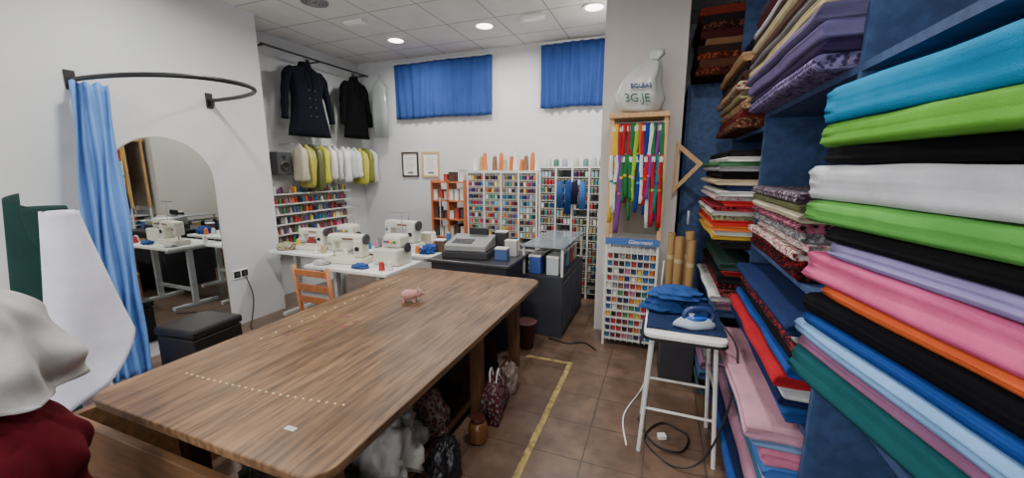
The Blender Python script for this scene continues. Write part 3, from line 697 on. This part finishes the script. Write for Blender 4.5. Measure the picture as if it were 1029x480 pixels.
# ================================================================= BLUE SHELVING (right)
BLU=mat((62,86,128),'mottle',rough=.7,rgb2=(50,70,108))
t=thing('blue_shelving','tall worn blue wooden shelving unit along the wall filled with fabric','shelf',(0,0,0))
X0,X1=.55,1.22
mk('back_board',gbox(1.22,1.24,-.6,3.9,0,3.0),BLU,t)
for y in(-.6,1.56,2.75,3.88): mk('divider',gbox(X0,X1,y,y+.025,0,3.0),BLU,t,bevel=.002)
def shelves(y0,y1,zs):
    for z in zs: mk('shelf_board',gbox(X0,X1,y0+.026,y1-.001,z-.025,z),BLU,t)
shelves(-.6,1.56,[.08,.98,1.97,2.62]); shelves(1.56,2.75,[.08,.70,1.2,1.97,2.65]); shelves(2.75,3.88,[.08,.62,1.14,1.9,2.6])
c=thing('blue_cupboard','tall blue cupboard against the back wall with fabric rolls on top','cupboard',(.62,4.5,0))
mk('cupboard_body',gbox(-.44,.6,-.2,.6,0,2.45),BLU,c,bevel=.004); mk('cupboard_door',gbox(-.41,.57,-.225,-.201,.05,2.42),mat((76,102,146),'mottle',rough=.6,rgb2=(62,86,126)),c,bevel=.003)
mk('door_handle',gbox(-.36,-.34,-.25,-.226,1.1,1.24),CHROME,c)

SB=[0]
def stack(x,y0,z,W,L,items,group,where,ang=0,jx=.015,kindname='fabric_bolt'):
    for it in items:
        nm,c,T=it[:3]; SB[0]+=1
        mm=mat(c,it[3] if len(it)>3 else 'fabric',rough=.8,rgb2=it[4] if len(it)>4 else None,scale=it[5] if len(it)>5 else None)
        dx=(random.random()-.5)*2*jx; dy=(random.random()-.5)*.05
        o=mk(kindname,bolt(L*(it[6] if len(it)>6 else 1),W,T,SB[0]),mm,None,(x+dx,y0+dy,z+.001),(0,0,ang),smooth=True)
        o['label']='%s fabric %s %s'%(nm,'bolt' if L>.7 else 'fold',where); o['category']='fabric'; o['group']=group
        z+=T+.001
    return z
random.seed(2)
near=[('teal',(28,84,90),.10),('mauve',(136,92,124),.035),('light blue',(122,162,208),.05),('royal blue',(26,62,130),.032),('black',(13,13,17),.065),('orange',(212,96,52),.035),('bright pink',(206,92,138),.09),('lavender',(144,134,182),.045),('black',(12,12,15),.045),('bright green',(90,160,74),.07),('white',(202,202,210),.105),('black',(12,12,15),.05),('grass green',(94,156,58),.07),('cyan blue',(24,126,172),.105)]
z=.981
offs=[0,.02,.0,.03,.02,.09,.0,.10,.08,-.02,-.03,.04,.0,.0]
for q,((nm,c_,T),of) in enumerate(zip(near,offs)):
    ang=math.radians(10.5+random.random()*2)
    if q>11: ang=math.radians(7)
    L=1.48-of*.8
    xe,ye=.445+of*.25,1.475-of
    ox=xe+sin(ang)*L; oy=ye-cos(ang)*L
    SB[0]+=1
    o=mk('fabric_bolt',bolt(L,.36,T,SB[0]),mat(c_,'fabric',rough=.95),None,(ox,oy,z),(0,0,ang),smooth=True)
    o['label']='%s felt bolt in a tall pile on the blue shelf'%nm; o['category']='fabric'; o['group']='long fabric bolts in the pile'
    z+=T+.001
A=[('purple patterned',(70,56,92),.05,'pattern',(130,120,160),50),('dark purple',(56,44,78),.04),('lavender',(116,106,150),.05),('purple-grey',(100,92,126),.045),('olive cream',(170,158,118),.045),('grey',(104,102,104),.035),('brown',(76,54,50),.04),('cream',(186,174,136),.045),('dark brown',(54,40,40),.04),('pale grey',(160,160,166),.04),('maroon',(80,36,46),.05),('charcoal',(44,42,50),.05)]
stack(.44,1.6,1.971,.34,1.12,A,'bolts on the upper shelf','on the upper blue shelf',jx=.02)
B=[('red and black patterned',(140,24,36),.05,'pattern',(24,20,24),50),('red tartan',(166,36,44),.035,'pattern',(50,16,24),44),('red floral',(150,40,50),.035,'pattern',(200,190,180),50),('pink floral',(190,120,136),.035,'pattern',(210,200,190),46),('white lace',(190,186,182),.04,'pattern',(120,120,124),60),('black and pink floral',(34,28,36),.035,'pattern',(160,90,110),44),('cream',(190,182,156),.04),('olive',(110,110,78),.035),('grey floral',(140,140,144),.04,'pattern',(80,60,72),50)]
stack(.515,1.8,1.201,.3,.88,B,'folded fabrics on the middle shelf','on the middle blue shelf',jx=.03)
Cc=[('blue',(40,76,136),.05),('navy',(30,40,80),.04),('white',(206,206,206),.05),('red',(160,34,42),.04),('royal blue',(36,72,146),.045),('black',(22,22,26),.04),('red floral',(160,48,56),.04,'pattern',(50,30,40),50),('white',(210,208,206),.03),('dark blue',(30,44,84),.04)]
stack(.46,1.62,.701,.34,1.08,Cc,'fabrics on the lower middle shelf','on the lower blue shelf',jx=.04)
D=[('orange',(196,100,50),.05),('royal blue',(40,72,140),.05),('navy',(30,40,76),.06),('mauve pink',(170,126,146),.11),('teal blue',(60,100,130),.04),('cream white',(206,198,188),.06),('blue',(62,104,170),.05),('rose',(190,112,140),.05),('pale blue',(120,150,190),.04),('dusty pink',(186,140,156),.05)]
stack(.42,1.62,.081,.38,1.08,D,'fabrics on the bottom shelf','on the bottom blue shelf',jx=.05)
E=[('black',(26,24,26),.05),('yellow',(200,162,60),.03),('white',(206,204,198),.03),('orange',(196,98,48),.03),('red',(172,38,42),.035),('green floral',(70,100,66),.03,'pattern',(170,160,120),50),('white',(204,204,198),.03),('black and red floral',(30,24,28),.03,'pattern',(160,50,60),44),('red',(166,36,40),.035),('pink floral',(196,140,140),.03,'pattern',(200,196,190),48),('white',(206,204,200),.03),('navy',(34,44,76),.035),('beige',(176,158,130),.035),('black',(22,22,24),.05),('grey',(134,134,134),.03),('green',(64,106,72),.03),('white',(204,202,198),.03),('black',(24,24,26),.04)]
stack(.35,2.82,1.141,.4,.98,E,'folded fabrics in the far bay','in the far bay of shelving',jx=.035)
G=[('black',(26,26,30),.05),('blue denim',(56,76,108),.05),('mauve',(134,98,116),.05),('white',(204,204,202),.04),('black and white floral',(34,32,36),.05,'pattern',(140,60,60),50),('red floral',(150,46,48),.04,'pattern',(30,24,26),50),('black',(24,24,26),.05),('red',(150,36,40),.03),('dark green',(40,60,54),.05)]
stack(.38,2.82,.621,.38,.98,G,'fabrics on the far lower shelf','in the far bay of shelving',jx=.035)
Hh=[('teal grey',(64,90,98),.06),('black',(26,26,30),.06),('blue denim',(60,82,118),.06),('mauve',(124,90,114),.06),('grey',(116,116,122),.05),('brown',(98,76,62),.05),('navy',(30,40,70),.06)]
stack(.36,2.82,.081,.38,.98,Hh,'fabrics on the far bottom shelf','in the far bay of shelving',jx=.035)
I=[('tan patterned',(140,98,72),.06,'pattern',(80,46,38),50),('dark red',(96,36,38),.05),('brown patterned',(98,64,46),.06,'pattern',(160,128,96),50),('khaki',(132,124,90),.05),('red floral',(146,54,46),.05,'pattern',(180,164,136),50),('dark brown',(60,40,36),.06),('black',(26,24,26),.05),('tan',(140,110,80),.05)]
stack(.42,2.82,1.901,.36,.98,I,'fabrics on the far upper shelf','on the upper far shelf',jx=.03)
J=[('rust patterned',(124,60,38),.07,'pattern',(60,28,24),44),('brown',(86,54,40),.06),('rust orange',(150,76,42),.06,'pattern',(80,36,28),44),('dark brown',(52,36,32),.06),('tan',(132,98,70),.05),('dark maroon',(74,32,34),.06),('brown floral',(110,70,50),.06,'pattern',(50,30,28),44),('charcoal',(40,36,38),.06),('rust red',(120,50,38),.06)]
stack(.24,3.95,2.451,.5,.98,J,'rolls on the blue cupboard','on top of the blue cupboard',jx=.04)

for k,(x,y,H,r) in enumerate([(.17,3.45,1.1,.034),(.25,3.5,1.14,.036),(.2,3.57,1.06,.03),(.11,3.52,1.12,.03),(.26,3.40,1.08,.03)]):
    t=thing('cardboard_tube','tan cardboard fabric tube standing upright beside the shelving','tube',(x,y,0),0,'cardboard tubes')
    mk('tube_wall',lathe([(r,0),(r,H),(r*.8,H),(r*.8,H-.05)],18),mat((158,124,78),rough=.7),t,smooth=False)
    mk('tape_band',lathe([(r*1.03,H*.8),(r*1.03,H*.83)],18),mat((180,160,120)),t)
t=thing('storage_box','dark storage box with loose lid standing before the cardboard tubes','box',(.19,3.22,0),.05)
mk('box_body',cbox(0,0,0,.25,.22,.66),mat((46,44,50),rough=.6),t,bevel=.006); mk('box_lid',cbox(0,0,.661,.27,.24,.05),mat((34,34,40)),t,bevel=.006)

# ================================================================= STOOL WITH IRON
t=thing('folding_stool','white metal stool with splayed legs and black-edged top holding an iron','stool',(.17,2.38,0))
mk('stool_top',gt(prism(rrect(.42,.46,.05),.025),(0,0,.735)),WHITE,t,bevel=.005)
mk('edge_band',gt(ringprism(rrect(.43,.47,.055),rrect(.40,.44,.045),.012,'z'),(0,0,.723)),BLACK,t)
for sx in(-1,1):
    for sy in(-1,1): mk('leg',tube([(sx*.16,sy*.16,.725),(sx*.20,sy*.19,.0)],.012,10),METW,t)
for a,b_ in [((-.185,-.18,.28),(.185,-.18,.28)),((-.185,.18,.28),(.185,.18,.28)),((-.175,-.17,.45),(-.175,.17,.45)),((.175,-.17,.45),(.175,.17,.45))]: mk('crossbar',tube([a,b_],.008),METW,t)
ir=thing('steam_iron','white and blue steam iron resting on the stool','iron',(.22,2.29,.775),(0,0,math.radians(195)),None,(.9,.9,.9))
def ironring(z,l,w):
    P=[]
    for k in range(24):
        a=2*pi*k/24; x=cos(a)*l; y=sin(a)*w*(1 if x<0 else (1-(x/l)**1.6*.75)); P.append((x,y,z))
    return P
def ringloft(rs):
    n=len(rs[0]); V=[p for r in rs for p in r]; Fa=[]
    for k in range(len(rs)-1):
        for i in range(n):
            j=(i+1)%n; Fa.append((k*n+i,k*n+j,(k+1)*n+j,(k+1)*n+i))
    Fa.append(tuple(reversed(range(n)))); o=(len(rs)-1)*n; Fa.append(tuple(o+i for i in range(n))); return V,Fa
mk('soleplate',ringloft([ironring(0,.13,.06),ironring(.01,.135,.062)]),CHROME,ir)
mk('iron_body',ringloft([ironring(.011,.13,.058),ironring(.03,.125,.055),ironring(.055,.10,.04),ironring(.065,.08,.03)]),mat((170,182,200),rough=.25),ir,smooth=True)
mk('water_tank',ringloft([ironring(.055,.085,.042),ironring(.075,.07,.034)]),mat((40,90,190),rough=.2),ir,smooth=True)
mk('iron_handle',tube(smoothpts([(-.10,0,.045),(-.11,0,.09),(-.07,0,.12),(.02,0,.12),(.06,0,.09),(.06,0,.055)],5),.016,12),mat((40,60,110),rough=.3),ir,smooth=True)
mk('steam_dial',gt(cyl(.016,.012,14),(.02,0,.076)),WHITE,ir)
def pcl(u,v):
    x=-.23+.44*u; y=-.16+.44*v; z=.768+.004*sin(u*9+v*4)+.003*sin(v*17)
    if u<.08: z-=(.08-u)*1.6
    if v>.92: z-=(v-.92)*1.6
    return (x+.17,y+2.38,z)
mk('pressing_cloth',sheet(pcl,40,30),mat((34,50,84),'fabric'),smooth=True,solid=.004,label='dark blue pressing cloth spread over the stool top',category='cloth')
for k,(x,y,z,c,s) in enumerate([(.06,2.53,.778,(40,70,124),(.13,.07,.09)),(.25,2.54,.778,(34,54,98),(.09,.07,.09)),(.13,2.53,.872,(46,78,138),(.15,.08,.07))]):
    heap('folded_jeans',['faded blue jeans folded on the white stool','dark blue jeans crumpled on the white stool','mid blue denim trousers heaped on the stool'][k],'jeans',(x,y,z),s,mat(c,'fabric',rough=.9,scale=20),50+k,6,.1,0,.2)
mk('iron_cable',tube(smoothpts([(.35,2.3,.82),(.43,2.2,.7),(.40,2.13,.4),(.3,2.1,.1),(.15,2.12,.008),(0,2.3,.008),(.1,2.5,.008),(.25,2.42,.008),(.2,2.25,.008),(.05,2.28,.008),(-.05,2.5,.008)],8),.0055),BLACK,smooth=True,label='black cable of the iron coiled on the tiled floor',category='cable')
pb=thing('power_plug','white power plug lying on the floor beneath the stool','plug',(.1,2.35,0),.4)
mk('plug_body',cbox(0,0,0,.05,.04,.03),WHITE,pb,bevel=.006)
for y in(-.01,.01): mk('plug_pin',gt(cyl(.003,.02,8),(.025,y,.015),(0,pi/2,0)),CHROME,pb)
mk('extension_cable',tube(smoothpts([(-.1,2.2,.007),(-.14,2.5,.007),(-.04,2.9,.007),(0.01,3.3,.05),(.045,3.35,.6),(.06,3.4,.9)],8),.005),WHITE,smooth=True,label='white extension cable running from the floor up beside the rack',category='cable')
mk('floor_cable',tube(smoothpts([(-.95,3.5,.007),(-.75,3.45,.007),(-.6,3.52,.007),(-.47,3.40,.007)],8),.007),BLACK,smooth=True,label='black cable lying across the tiles near the display rack',category='cable')
